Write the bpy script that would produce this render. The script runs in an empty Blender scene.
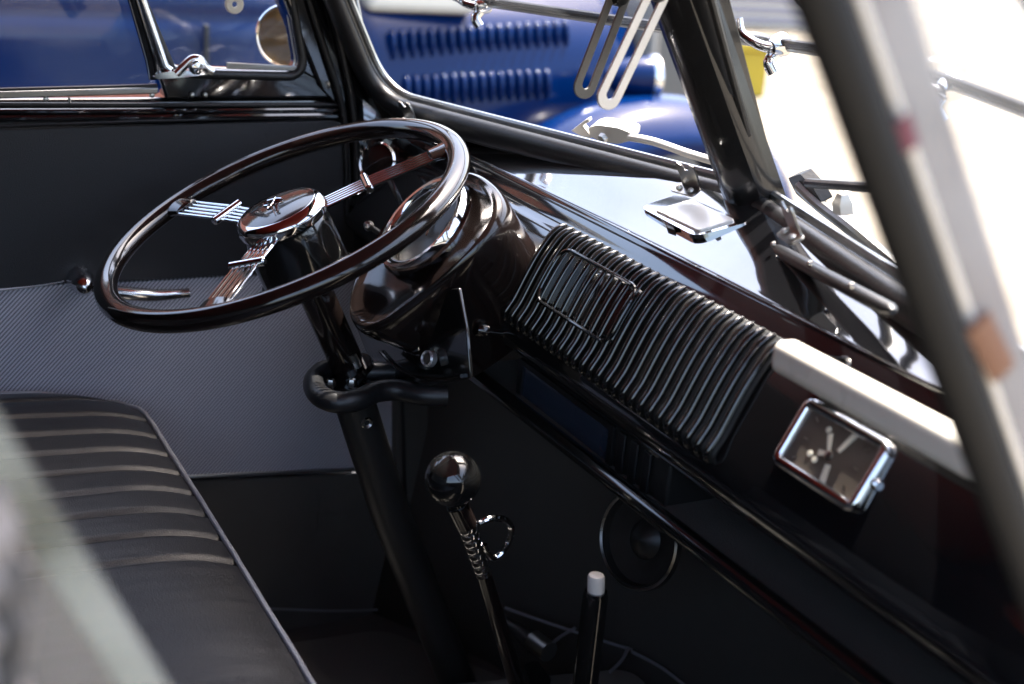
import bpy, bmesh, math, random
from mathutils import Vector, Matrix
from mathutils import noise as mnoise
from mathutils.geometry import tessellate_polygon
random.seed(7)
V = Vector
scene = bpy.context.scene
COL = scene.collection

# ------------------------------------------------------------------ camera solve
F = 1350.0
a_ = V((-227 - 512, 342 + 193, -F)); hh = 242.0
D_ = (F * F + a_.y * hh) / (-a_.x)
b_ = V((D_, hh, -F))
AX = (-a_).normalized(); AY = b_.normalized(); AZ = AX.cross(AY)
ROT = Matrix((AX, AY, AZ))            # camera -> world
CAM = V((0.85, 0.0, 1.5))

def ray(px, py):
    return ROT @ V(((px - 512) / F, (342 - py) / F, -1.0))
def U(px, py, ax, val):
    """point of the photograph on the world plane ax = val"""
    d = ray(px, py); i = 'xyz'.index(ax)
    return CAM + d * ((val - CAM[i]) / d[i])
def UP(px, py, p0, n):
    d = ray(px, py); n = V(n)
    return CAM + d * ((V(p0) - CAM).dot(n) / d.dot(n))

# ------------------------------------------------------------------ materials
def new_mat(name):
    m = bpy.data.materials.new(name); m.use_nodes = True
    nt = m.node_tree; b = nt.nodes['Principled BSDF']
    return m, nt, b
def col3(c): return (c[0], c[1], c[2], 1.0)
def mat(name, base, rough=0.5, metal=0.0, coat=0.0, noise=0.12, nscale=30.0, bump=0.0, bscale=300.0, rvar=0.12, spec=0.5, dust=0.0, coatr=0.04):
    m, nt, b = new_mat(name)
    N = nt.nodes; L = nt.links
    tc = N.new('ShaderNodeTexCoord')
    nz = N.new('ShaderNodeTexNoise'); nz.inputs['Scale'].default_value = nscale; nz.inputs['Detail'].default_value = 6
    L.new(tc.outputs['Object'], nz.inputs['Vector'])
    mx = N.new('ShaderNodeMix'); mx.data_type = 'RGBA'
    mx.inputs[6].default_value = col3([c * (1 - noise) for c in base]); mx.inputs[7].default_value = col3([min(1, c * (1 + noise)) for c in base])
    L.new(nz.outputs['Fac'], mx.inputs[0])
    out = mx.outputs[2]
    if dust > 0:
        n2 = N.new('ShaderNodeTexNoise'); n2.inputs['Scale'].default_value = 900; n2.inputs['Detail'].default_value = 3
        L.new(tc.outputs['Object'], n2.inputs['Vector'])
        cr = N.new('ShaderNodeMapRange'); cr.inputs[1].default_value = 0.68; cr.inputs[2].default_value = 0.8; cr.inputs[3].default_value = 0; cr.inputs[4].default_value = dust
        L.new(n2.outputs['Fac'], cr.inputs[0])
        m2 = N.new('ShaderNodeMix'); m2.data_type = 'RGBA'; m2.inputs[7].default_value = (0.35, 0.33, 0.3, 1)
        L.new(cr.outputs[0], m2.inputs[0]); L.new(out, m2.inputs[6]); out = m2.outputs[2]
    L.new(out, b.inputs['Base Color'])
    mr = N.new('ShaderNodeMapRange'); mr.inputs[3].default_value = max(0.0, rough * (1 - rvar)); mr.inputs[4].default_value = min(1, rough * (1 + rvar))
    L.new(nz.outputs['Fac'], mr.inputs[0]); L.new(mr.outputs[0], b.inputs['Roughness'])
    b.inputs['Metallic'].default_value = metal
    b.inputs['Coat Weight'].default_value = coat; b.inputs['Coat Roughness'].default_value = coatr
    b.inputs['Specular IOR Level'].default_value = spec
    if bump > 0:
        n3 = N.new('ShaderNodeTexNoise'); n3.inputs['Scale'].default_value = bscale; n3.inputs['Detail'].default_value = 4
        L.new(tc.outputs['Object'], n3.inputs['Vector'])
        bp = N.new('ShaderNodeBump'); bp.inputs['Strength'].default_value = bump; bp.inputs['Distance'].default_value = 0.002
        L.new(n3.outputs['Fac'], bp.inputs['Height']); L.new(bp.outputs[0], b.inputs['Normal'])
    return m

M = {}
M['gloss'] = mat('gloss_black_paint', (0.006, 0.006, 0.007), 0.09, coat=1.0, dust=0.10, bump=0.03, bscale=25)
M['gloss'].node_tree.nodes['Principled BSDF'].inputs['Coat IOR'].default_value = 1.75
M['dash'] = mat('dash_black_lacquer', (0.006, 0.006, 0.007), 0.07, coat=1.0, dust=0.16, bump=0.02, bscale=18, spec=.8)
M['dash'].node_tree.nodes['Principled BSDF'].inputs['Coat IOR'].default_value = 2.5
M['recess'] = mat('matt_black_recess', (.008, .008, .008), .55, spec=.25)
M['rib'] = mat('grille_black_paint', (0.007, 0.007, 0.007), 0.11, coat=0.6, spec=.5)
M['wheel'] = mat('wheel_black_enamel', (0.008, 0.0055, 0.005), 0.12, coat=0.45, dust=0.05)
M['satin'] = mat('satin_black', (0.020, 0.019, 0.018), 0.38, bump=0.1)
M['rubber'] = mat('black_rubber', (0.010, 0.010, 0.011), 0.40, bump=0.15)
M['vinyl'] = mat('black_vinyl', (0.013, 0.0135, 0.017), 0.42, bump=0.35, bscale=700)
M['vinyl_seat'] = mat('seat_vinyl', (0.010, 0.0098, 0.0115), 0.38, bump=0.3, bscale=650)
M['carpet'] = mat('black_carpet', (0.095, 0.088, 0.080), 0.95, bump=0.9, bscale=900)
M['mat'] = mat('floor_rubber_mat', (0.12, 0.115, 0.105), 0.5, bump=0.3)
M['chrome'] = mat('chrome', (0.72, 0.73, 0.75), 0.07, metal=1.0, noise=0.04)
M['steel'] = mat('brushed_steel', (0.42, 0.41, 0.39), 0.28, metal=1.0, noise=0.1)
M['alu'] = mat('satin_aluminium', (0.35, 0.35, 0.34), 0.3, metal=1.0)
M['frame'] = mat('worn_black_frame', (.012, .012, .012), .24, coat=.25, dust=.15)
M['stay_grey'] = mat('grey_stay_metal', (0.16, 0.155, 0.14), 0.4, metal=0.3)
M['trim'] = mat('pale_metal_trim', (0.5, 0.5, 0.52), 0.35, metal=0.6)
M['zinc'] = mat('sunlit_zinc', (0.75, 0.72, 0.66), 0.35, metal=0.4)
M['cream'] = mat('cream_plastic', (0.72, 0.68, 0.60), 0.28, coat=0.3, noise=0.05)
M['piping'] = mat('grey_piping', (0.20, 0.20, 0.22), 0.35)
M['red_liner'] = mat('red_leather_headliner', (0.32, 0.028, 0.018), 0.6, bump=0.3, nscale=4, noise=0.35)
M['blue'] = mat('blue_car_paint', (0.0002, 0.0095, 0.052), 0.15, coat=0.12, spec=.12, noise=0.06, nscale=2)
M['tyre'] = mat('tyre', (0.02, 0.02, 0.02), 0.8, bump=0.3)
M['offwhite'] = mat('offwhite_paint', (0.62, 0.58, 0.48), 0.4, noise=0.06)
M['yellow'] = mat('yellow_paint', (0.34, 0.25, 0.008), 0.5)
M['grey'] = mat('dark_grey_board', (0.085, 0.085, 0.08), 0.6)
M['screen'] = mat('dark_blue_display', (0.03, 0.04, 0.065), 0.25, coat=0.4)
M['clock_face'] = mat('brown_clock_face', (0.10, 0.082, 0.066), 0.4)
M['ivory'] = mat('ivory_paint', (0.75, 0.70, 0.58), 0.4)
M['dark_iron'] = mat('dark_iron', (0.03, 0.03, 0.03), 0.3, metal=0.8)
M['red_stripe_reflection'] = mat('red_stripe_and_reflection', (0.13, 0.03, 0.045), 0.5)  # pinstripe red, also the painted reflection on the near channel
M['orange_needle_reflection'] = mat('orange_needle_and_reflection', (0.17, 0.075, 0.04), 0.5)  # gauge needle orange, also the painted reflection on the near channel
M['dial'] = mat('dial_dark', (0.035, 0.034, 0.03), 0.6)

def glass_mat(name, tint=(1, 1, 1), dust=0.06, haze=0.02, ior=1.5):
    m = bpy.data.materials.new(name); m.use_nodes = True
    nt = m.node_tree; N = nt.nodes; L = nt.links; N.clear()
    out = N.new('ShaderNodeOutputMaterial'); tr = N.new('ShaderNodeBsdfTransparent'); tr.inputs[0].default_value = col3(tint)
    gl = N.new('ShaderNodeBsdfGlossy'); gl.inputs['Roughness'].default_value = 0.02
    fr = N.new('ShaderNodeFresnel'); fr.inputs[0].default_value = ior
    ge = N.new('ShaderNodeNewGeometry'); iv = N.new('ShaderNodeMath'); iv.operation = 'SUBTRACT'; iv.inputs[0].default_value = 1; L.new(ge.outputs['Backfacing'], iv.inputs[1])
    fm = N.new('ShaderNodeMath'); fm.operation = 'MULTIPLY'; L.new(fr.outputs[0], fm.inputs[0]); L.new(iv.outputs[0], fm.inputs[1])
    m1 = N.new('ShaderNodeMixShader'); L.new(fm.outputs[0], m1.inputs[0]); L.new(tr.outputs[0], m1.inputs[1]); L.new(gl.outputs[0], m1.inputs[2])
    df = N.new('ShaderNodeBsdfDiffuse'); df.inputs[0].default_value = (0.75, 0.74, 0.7, 1)
    tc = N.new('ShaderNodeTexCoord'); nz = N.new('ShaderNodeTexNoise'); nz.inputs['Scale'].default_value = 420; nz.inputs['Detail'].default_value = 5
    L.new(tc.outputs['Object'], nz.inputs['Vector'])
    n2 = N.new('ShaderNodeTexNoise'); n2.inputs['Scale'].default_value = 14; L.new(tc.outputs['Object'], n2.inputs['Vector'])
    mr = N.new('ShaderNodeMapRange'); mr.inputs[1].default_value = 0.6; mr.inputs[2].default_value = 0.75; mr.inputs[3].default_value = haze; mr.inputs[4].default_value = haze + dust
    L.new(nz.outputs['Fac'], mr.inputs[0])
    mu = N.new('ShaderNodeMath'); mu.operation = 'MULTIPLY'; L.new(mr.outputs[0], mu.inputs[0])
    m3 = N.new('ShaderNodeMapRange'); m3.inputs[1].default_value = 0.3; m3.inputs[2].default_value = 0.7; m3.inputs[3].default_value = 0.2; m3.inputs[4].default_value = 1.4
    L.new(n2.outputs['Fac'], m3.inputs[0]); L.new(m3.outputs[0], mu.inputs[1])
    m2 = N.new('ShaderNodeMixShader'); L.new(mu.outputs[0], m2.inputs[0]); L.new(m1.outputs[0], m2.inputs[1]); L.new(df.outputs[0], m2.inputs[2])
    L.new(m2.outputs[0], out.inputs[0])
    return m
M['glass'] = glass_mat('clear_window_glass')
M['dusty_glass'] = glass_mat('dusty_window_glass', dust=0.22, haze=0.02)
M['edge_glass'] = glass_mat('ground_glass_edge', tint=(0.8, 0.85, 0.8), dust=0.04, haze=0.15)
M['lens'] = glass_mat('gauge_glass', dust=0.02, haze=0.0, ior=1.16)

def weave_mat():
    m, nt, b = new_mat('grey_woven_vinyl'); N = nt.nodes; L = nt.links
    tc = N.new('ShaderNodeTexCoord'); mp = N.new('ShaderNodeMapping')
    mp.inputs['Rotation'].default_value = (math.radians(-47), 0, 0)
    L.new(tc.outputs['Object'], mp.inputs['Vector'])
    w = N.new('ShaderNodeTexWave'); w.wave_type = 'BANDS'; w.bands_direction = 'Z'; w.inputs['Scale'].default_value = 314 / 6.283 * 1.6; w.inputs['Distortion'].default_value = 0.25; w.inputs['Detail Scale'].default_value = 3
    L.new(mp.outputs[0], w.inputs['Vector'])
    w2 = N.new('ShaderNodeTexWave'); w2.bands_direction = 'Y'; w2.inputs['Scale'].default_value = 150
    L.new(mp.outputs[0], w2.inputs['Vector'])
    mx = N.new('ShaderNodeMix'); mx.data_type = 'RGBA'; mx.inputs[6].default_value = (0.15, 0.15, 0.175, 1); mx.inputs[7].default_value = (0.78, 0.78, 0.88, 1)
    L.new(w.outputs['Fac'], mx.inputs[0])
    m2 = N.new('ShaderNodeMix'); m2.data_type = 'RGBA'; m2.blend_type = 'MULTIPLY'; m2.inputs[0].default_value = 0.35
    L.new(mx.outputs[2], m2.inputs[6]); L.new(w2.outputs['Color'], m2.inputs[7])
    L.new(m2.outputs[2], b.inputs['Base Color'])
    bp = N.new('ShaderNodeBump'); bp.inputs['Strength'].default_value = 0.5; bp.inputs['Distance'].default_value = 0.001
    L.new(w.outputs['Fac'], bp.inputs['Height']); L.new(bp.outputs[0], b.inputs['Normal'])
    b.inputs['Roughness'].default_value = 0.42
    return m
M['weave'] = weave_mat()

def braid_mat():
    m, nt, b = new_mat('black_white_braid'); N = nt.nodes; L = nt.links
    tc = N.new('ShaderNodeTexCoord'); vo = N.new('ShaderNodeTexVoronoi'); vo.inputs['Scale'].default_value = 170
    mp = N.new('ShaderNodeMapping'); mp.inputs['Scale'].default_value = (1, 1, 0.45); mp.inputs['Rotation'].default_value = (0.5, 0, 0)
    L.new(tc.outputs['Object'], mp.inputs['Vector']); L.new(mp.outputs[0], vo.inputs['Vector'])
    cr = N.new('ShaderNodeValToRGB'); cr.color_ramp.elements[0].position = 0.4; cr.color_ramp.elements[0].color = (0.02, 0.02, 0.02, 1); cr.color_ramp.elements[1].position = 0.62; cr.color_ramp.elements[1].color = (0.22, 0.20, 0.19, 1)
    L.new(vo.outputs['Color'], cr.inputs[0]); L.new(cr.outputs[0], b.inputs['Base Color']); b.inputs['Roughness'].default_value = 0.8
    return m
M['braid'] = braid_mat()

def ground_mat():
    m, nt, b = new_mat('pale_gravel_ground'); N = nt.nodes; L = nt.links
    tc = N.new('ShaderNodeTexCoord')
    n1 = N.new('ShaderNodeTexNoise'); n1.inputs['Scale'].default_value = 1.3; n1.inputs['Detail'].default_value = 8
    n2 = N.new('ShaderNodeTexNoise'); n2.inputs['Scale'].default_value = 60; n2.inputs['Detail'].default_value = 6
    L.new(tc.outputs['Object'], n1.inputs['Vector']); L.new(tc.outputs['Object'], n2.inputs['Vector'])
    mx = N.new('ShaderNodeMix'); mx.data_type = 'RGBA'; mx.inputs[6].default_value = (0.06, 0.043, 0.022, 1); mx.inputs[7].default_value = (0.25, 0.22, 0.17, 1); L.new(n1.outputs['Fac'], mx.inputs[0])
    m2 = N.new('ShaderNodeMix'); m2.data_type = 'RGBA'; m2.blend_type = 'MULTIPLY'; m2.inputs[0].default_value = 0.35; L.new(mx.outputs[2], m2.inputs[6]); L.new(n2.outputs['Color'], m2.inputs[7])
    L.new(m2.outputs[2], b.inputs['Base Color']); b.inputs['Roughness'].default_value = 0.9
    bp = N.new('ShaderNodeBump'); bp.inputs['Strength'].default_value = 0.5; L.new(n2.outputs['Fac'], bp.inputs['Height']); L.new(bp.outputs[0], b.inputs['Normal'])
    return m
M['ground'] = ground_mat()

# ------------------------------------------------------------------ objects
def tag(o, label=None, cat=None, group=None, kind=None):
    if label: o['label'] = label
    if cat: o['category'] = cat
    if group: o['group'] = group
    if kind: o['kind'] = kind
    return o
def thing(name, loc, label, cat, group=None):
    o = bpy.data.objects.new(name, None); COL.objects.link(o)
    o.location = V(loc); o.empty_display_size = 0.05
    return tag(o, label, cat, group)
def wloc(o):
    p = V((0, 0, 0))
    while o: p += o.location; o = o.parent
    return p

def basis(n):
    n = V(n).normalized(); h = V((0, 0, 1)) if abs(n.z) < 0.9 else V((0, 1, 0))
    u = h.cross(n).normalized(); return u, n.cross(u), n

class MB:
    def __init__(s): s.v = []; s.f = []
    def add(s, vs, fs):
        k = len(s.v); s.v += [V(p) for p in vs]; s.f += [tuple(i + k for i in f) for f in fs]; return s
    def box(s, lo, hi, m=None):
        x0, y0, z0 = lo; x1, y1, z1 = hi
        vs = [V(p) for p in ((x0, y0, z0), (x1, y0, z0), (x1, y1, z0), (x0, y1, z0), (x0, y0, z1), (x1, y0, z1), (x1, y1, z1), (x0, y1, z1))]
        if m is not None: vs = [m @ p for p in vs]
        return s.add(vs, [(0, 3, 2, 1), (4, 5, 6, 7), (0, 1, 5, 4), (1, 2, 6, 5), (2, 3, 7, 6), (3, 0, 4, 7)])
    def tube(s, path, r, seg=16, closed=False, flat=1.0, up=None, cap=True):
        P = [V(p) for p in path]; n = len(P); rs = r if isinstance(r, (list, tuple)) else [r] * n
        rings = []; prev = None
        for i in range(n):
            if closed: t = P[(i + 1) % n] - P[i - 1]
            else: t = P[min(i + 1, n - 1)] - P[max(i - 1, 0)]
            t.normalize()
            if prev is None:
                u = V(up) if up else (V((0, 0, 1)) if abs(t.z) < 0.9 else V((1, 0, 0)))
            else: u = prev
            u = (u - t * u.dot(t)).normalized(); prev = u; w = t.cross(u)
            rings.append([P[i] + u * (math.cos(2 * math.pi * k / seg) * rs[i] * flat) + w * (math.sin(2 * math.pi * k / seg) * rs[i]) for k in range(seg)])
        vs = [p for rg in rings for p in rg]; fs = []
        m = n if closed else n - 1
        off = 0
        if closed:
            best = None
            for o in range(seg):
                d = (rings[0][o] - rings[-1][0]).length
                if best is None or d < best: best = d; off = o
        for i in range(m):
            j = (i + 1) % n; oo = off if (closed and i == n - 1) else 0
            for k in range(seg):
                k2 = (k + 1) % seg
                fs.append((i * seg + k, i * seg + k2, j * seg + (k2 + oo) % seg, j * seg + (k + oo) % seg))
        if not closed and cap:
            fs.append(tuple(range(seg - 1, -1, -1))); fs.append(tuple((n - 1) * seg + k for k in range(seg)))
        return s.add(vs, fs)
    def lathe(s, c, ax, prof, seg=48, a0=0, a1=360, uu=None):
        u, w, n = basis(ax); c = V(c)
        if uu is not None: u = (V(uu) - n * V(uu).dot(n)).normalized(); w = n.cross(u)
        full = abs(a1 - a0) >= 360; m = seg if full else seg + 1
        vs = []
        for k in range(m):
            t = math.radians(a0 + (a1 - a0) * k / seg); d = u * math.cos(t) + w * math.sin(t)
            for (r, z) in prof: vs.append(c + d * max(r, 1e-5) + n * z)
        q = len(prof); fs = []
        for k in range(seg if full else seg):
            k2 = (k + 1) % m if full else k + 1
            for i in range(q - 1):
                fs.append((k * q + i, k2 * q + i, k2 * q + i + 1, k * q + i + 1))
        return s.add(vs, fs)
    def plate(s, outer, th, holes=()):
        """polygon with holes given a thickness vector th"""
        loops = [[V(p) for p in outer]] + [[V(p) for p in h] for h in holes]
        tris = tessellate_polygon(loops); flat = [p for l in loops for p in l]; th = V(th); n = len(flat)
        vs = flat + [p + th for p in flat]; fs = []
        for t in tris: fs.append(tuple(t)); fs.append(tuple(i + n for i in reversed(t)))
        k = 0
        for l in loops:
            for i in range(len(l)): j = (i + 1) % len(l); fs.append((k + i, k + j, n + k + j, n + k + i))
            k += len(l)
        return s.add(vs, fs)
    def loft(s, rows, closed=False):
        n = len(rows[0]); vs = [p for r in rows for p in r]; fs = []
        for i in range(len(rows) - 1):
            for k in range(n if closed else n - 1):
                k2 = (k + 1) % n; fs.append((i * n + k, i * n + k2, (i + 1) * n + k2, (i + 1) * n + k))
        return s.add(vs, fs)
    def build(s, name, m, parent=None, bevel=0, bseg=3, smooth=True, solid=0, sub=0, ang=35, label=None):
        off = wloc(parent) if parent else V((0, 0, 0))
        me = bpy.data.meshes.new(name)
        me.from_pydata([tuple(p - off) for p in s.v], [], s.f)
        bm = bmesh.new(); bm.from_mesh(me); bmesh.ops.remove_doubles(bm, verts=bm.verts, dist=1e-6); bmesh.ops.recalc_face_normals(bm, faces=bm.faces); bm.to_mesh(me); bm.free()
        me.update()
        me.materials.append(m)
        if smooth:
            me.shade_smooth(); me.set_sharp_from_angle(angle=math.radians(ang))
        o = bpy.data.objects.new(name, me); COL.objects.link(o)
        if parent: o.parent = parent
        if solid: q = o.modifiers.new('solid', 'SOLIDIFY'); q.thickness = solid; q.offset = -1
        if sub: q = o.modifiers.new('sub', 'SUBSURF'); q.levels = sub; q.render_levels = sub
        if bevel:
            q = o.modifiers.new('bevel', 'BEVEL'); q.width = bevel; q.segments = bseg; q.limit_method = 'ANGLE'; q.angle_limit = math.radians(40); q.harden_normals = False
        if label: o['label'] = label
        return o

def smooth_path(pts, n=8, closed=False):
    P = [V(p) for p in pts]; m = len(P); out = []
    R = range(m) if closed else range(m - 1)
    for i in R:
        if closed: p0, p1, p2, p3 = P[i - 1], P[i], P[(i + 1) % m], P[(i + 2) % m]
        else: p0, p1, p2, p3 = P[max(i - 1, 0)], P[i], P[i + 1], P[min(i + 2, m - 1)]
        for k in range(n):
            t = k / n
            out.append(0.5 * ((2 * p1) + (p2 - p0) * t + (2 * p0 - 5 * p1 + 4 * p2 - p3) * t * t + (3 * p1 - p0 - 3 * p2 + p3) * t ** 3))
    if not closed: out.append(P[-1])
    return out
def round_poly(pts, r, seg=8):
    """round the corners of a planar 3D polygon; r scalar or list"""
    P = [V(p) for p in pts]; n = len(P); out = []
    for i in range(n):
        ri = r[i] if isinstance(r, (list, tuple)) else r
        a, b, c = P[i - 1], P[i], P[(i + 1) % n]
        d1 = (a - b); d2 = (c - b); ri = min(ri, d1.length * .49, d2.length * .49)
        if ri <= 0: out.append(b); continue
        p0 = b + d1.normalized() * ri; p2 = b + d2.normalized() * ri
        for k in range(seg + 1):
            t = k / seg; out.append((1 - t) ** 2 * p0 + 2 * t * (1 - t) * b + t * t * p2)
    return out
def offset_poly(pts, d, n):
    """push a planar loop outwards by d"""
    P = [V(p) for p in pts]; c = sum(P, V((0, 0, 0))) / len(P); out = []; n = V(n).normalized()
    area = 0
    for i in range(len(P)): area += (P[i] - c).cross(P[(i + 1) % len(P)] - c).dot(n)
    sg = 1 if area > 0 else -1
    for i in range(len(P)):
        t = (P[(i + 1) % len(P)] - P[i - 1]).normalized(); out.append(P[i] + t.cross(n) * d * sg)
    return out
def arc_len(path):
    s = [0]
    for i in range(1, len(path)): s.append(s[-1] + (V(path[i]) - V(path[i - 1])).length)
    return s
X, Y, Z = V((1, 0, 0)), V((0, 1, 0)), V((0, 0, 1))

# ================================================================== SETTING
g = MB().box((-60, -60, -0.3), (60, 60, 0)).build('ground', M['ground'], smooth=False); tag(g, kind='structure')

ap = MB().box((-3.6, -12, -.2), (-.7, 3.1, .004)).build('added_dark_strip', mat('dark_strip_surface', (.05, .05, .052), .85, bump=.6, nscale=8), smooth=False); tag(ap, kind='structure')  # added dark strip, dims the ground reflected in the blue car side
# ================================================================== VAN BODY
XL, XR, XC = -0.80, 0.52, -0.15
A0 = V((-0.75, 0.648, 1.219)); B0 = V((-0.15, 0.792, 1.232)); C0 = V((-0.15, 0.688, 1.406))
def mirx(p): return V((2 * XC - p.x, p.y, p.z))
WN = (B0 - A0).cross(C0 - A0).normalized()
if WN.y > 0: WN = -WN                                      # towards the cab
E1 = (B0 - A0).normalized(); E2 = WN.cross(E1).normalized()
if E2.z < 0: E2 = -E2
def WP(u, v, w=0): return A0 + E1 * u + E2 * v + WN * w
WLEN = (B0 - A0).length; WH = 0.325
van = thing('camper_van', (XC, 0, 0.1), 'black split-window camper van cab around the seat and steering wheel, seen from inside', 'van')
def van_part(mb, name, m, **k): return mb.build(name, m, van, **k)
# floor, firewall, partition, roof
van_part(MB().box((XL, -0.5, 0.40), (XR, 1.05, 0.45)), 'floor', M['carpet'], smooth=False)
van_part(MB().box((XL, -0.36, 0.45), (XR - .03, -0.30, 1.25)), 'partition', M['vinyl'], bevel=.01)
rf = []
for k in range(17):
    t = k / 16; x = XL - .03 + (XR - XL + .06) * t; rf.append((x, 1.60 + 0.05 * math.sin(math.pi * t)))
mb = MB(); rows = []
for y in (-2.62, -1.3, -0.6, 0.0, 0.5):
    rows.append([V((x, y, z)) for x, z in rf])
rows.append([V((x, 0.60 + 0.05 * math.sin(math.pi * (x - XL) / (XR - XL)), z - .03)) for x, z in rf])
van_part(mb.loft(rows), 'headliner', M['red_liner'], solid=0.012)
mb = MB(); mb.loft([[p + V((0, 0 if i < 5 else .03, .03)) for p in r] for i, r in enumerate(rows)])
van_part(mb, 'roof', M['gloss'], solid=0.012)
# front wall under the dash, following the V of the nose
mb = MB(); rows = []
for x, y in ((XL, .72), (-.6, .84), (-.35, .93), (XC, .96), (.05, .93), (.3, .84), (XR, .72)):
    rows.append([V((x, y - .03, .45)), V((x, y + .02, .75)), V((x, y, 1.10)), V((x, .835 - .24 * abs(x - XC), 1.205))])
van_part(mb.loft(rows), 'front_wall', M['carpet'], solid=.02)
mb = MB(); mb.loft([[p + V((0, .05 if i < 3 else .012, 0)) for i, p in enumerate(r)] for r in rows]); van_part(mb, 'nose_panel', M['gloss'], solid=.02)
rb_ = MB().box((XL - .03, -2.6, .1), (XL, -.0, 1.62)); rb_.box((XR + .04, -2.6, .1), (XR + .07, -.44, 1.62)); rb_.box((XL - .03, -2.63, .1), (XR + .07, -2.6, 1.66)); rb_.box((XL, -2.6, .40), (XR + .04, -.5, .45))
van_part(rb_, 'rear_body', M['gloss'], smooth=False)
# windscreen surround, one per side: plate with a rounded opening
def ws_opening(mir):
    q = [WP(.018, .004), WP(WLEN - .008, .004), WP(WLEN - .012, WH), WP(.035, WH)]
    lp = round_poly(q, [.055, .03, .05, .06], 10)
    return [mirx(p) for p in lp] if mir else lp
for mir in (False, True):
    f = (lambda p: mirx(p)) if mir else (lambda p: p)
    wn = V((-WN.x, WN.y, WN.z)) if mir else WN
    lp = ws_opening(mir)
    sd = 'passenger' if mir else 'driver'
    outer = [f(WP(-.035, -.055)), f(WP(WLEN, -.055)), f(WP(WLEN, WH + .06)), f(WP(-.035, WH + .06))]
    van_part(MB().plate(outer, -wn * .02, [offset_poly(lp, .024, wn)]), 'windscreen_panel', M['frame'], bevel=.003, label='black painted panel round the ' + sd + "'s windscreen opening")
    # frame: soft rounded moulding then bright inner bead
    mb = MB(); mb.tube([p + wn * .004 for p in offset_poly(lp, .014, wn)], .0155, seg=14, closed=True, up=wn, flat=.75)
    van_part(mb, 'windscreen_frame', M['rubber'])
    mb = MB(); mb.tube([p - wn * .010 for p in offset_poly(lp, .0025, wn)], .0045, seg=8, closed=True, up=wn)
    van_part(mb, 'window_bead', M['alu'])
    # inner step line of moulding
    mb = MB(); mb.tube([p + wn * .006 for p in offset_poly(lp, .029, wn)], .0035, seg=8, closed=True, up=wn)
    van_part(mb, 'frame_lip', M['satin'])
# centre pillar
cp = MB(); b0 = B0 + V((0, -.014, 0)); rows = []
for v in (-.06, 0, .1, .2, .3, .38):
    c = b0 + E2 * 0 + (C0 - B0).normalized() * v
    rows.append([c + V((dx, dy, 0)) for dx, dy in ((-.03, .03), (-.026, .004), (-.014, -.008), (0, -.011), (.014, -.008), (.026, .004), (.03, .03))])
van_part(cp.loft(rows), 'centre_pillar', M['frame'], solid=.004)
# wall strip between windscreen and dash top (both sides) with defroster slot
for mir in (False, True):
    f = mirx if mir else (lambda p: p)
    top = [f(WP(u, -.054, -.002)) for u in (-.05, WLEN * .5, WLEN)]
    bot = [V((p.x, p.y + .012, 1.172)) for p in top]
    van_part(MB().loft([top, bot]), 'cowl_wall', M['satin'], solid=.006)
# defroster slot, long recess under driver's pane
def slot(p, q, h, nm, m, r=.006):
    d = (q - p).normalized(); mb = MB()
    mb.tube([p, p + d * .006, q - d * .006, q], [r * .4, r, r, r * .4], seg=12, up=Z, flat=h); return van_part(mb, nm, m)
WN2 = V((-WN.x, WN.y, WN.z)); 
p = UP(770, 246, mirx(WP(0, 0, .03)), WN2); q = UP(893, 312, mirx(WP(0, 0, .03)), WN2)
slot(p, q, .8, 'defroster_vent', M['rubber'], .007)
mb = MB(); dd = (q - p).normalized()
for t in (.12, .45, .78): van_part(MB().lathe(p + (q - p) * t + WN2 * .010 + Z * .012, WN2 + Z * .6, [(0, .003), (.002, .0025), (.0032, 0)], seg=10), 'screw', M['steel'])
# catches on the sill: L bracket with a fork and two rivets
def catch(px, py, mir, lab):
    n = WN2 if mir else WN; e = V((-E1.x, E1.y, E1.z)) if mir else E1
    base = UP(px, py, (mirx(WP(0, -.03, .03)) if mir else WP(0, -.03, .03)), n)
    mb = MB(); up = E2 if not mir else V((-E2.x, E2.y, E2.z))
    def Q(a, b, c=0): return base + e * a + up * b + n * c
    fork = [Q(-.011, 0), Q(.011, 0), Q(.0125, .014), Q(.011, .025), Q(.006, .027), Q(.003, .020), Q(-.002, .019), Q(-.005, .024), Q(-.010, .026), Q(-.012, .021), Q(-.010, .011)]
    mb.plate(fork, n * .002)
    foot = round_poly([Q(-.017, .001, .0), Q(.013, .001, .0), Q(.013, .001, .014), Q(-.017, .001, .014)], .005, 4)
    mb.plate(foot, up * -.002)
    o = van_part(mb, 'window_catch', M['steel'], bevel=.0006, label=lab)
    rv = MB()
    for a in (-.009, .006): rv.lathe(Q(a, .002, .008), up, [(0, .0028), (.002, .0022), (.0034, 0)], seg=12)
    rv.build('rivet', M['zinc'], o)
catch(412, 120, False, "steel window catch in the far corner above the steering wheel")
catch(692, 186, False, 'steel forked window catch left of the centre pillar')
catch(797, 231, True, 'steel forked window catch right of the centre pillar')
# front door pillar, driver's side
px = [(268, -40), (352, -40), (368, 40), (392, 100), (402, 280), (349, 280), (343, 112), (318, 86), (300, 40)]
van_part(MB().plate([U(a, b, 'x', -.765) for a, b in px], V((-.05, .0, 0))), 'door_pillar', M['gloss'], bevel=.006)
mb = MB(); mb.tube(smooth_path([U(a, b, 'x', -.758) for a, b in ((322, -30), (342, 50), (352, 100), (356, 150), (357, 215))]), .005, seg=10)
mb.tube(smooth_path([U(a, b, 'x', -.758) for a, b in ((300, -30), (325, 50), (343, 110), (346, 160), (347, 215))]), .004, seg=10)
van_part(mb, 'door_seal', M['rubber'])
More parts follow.
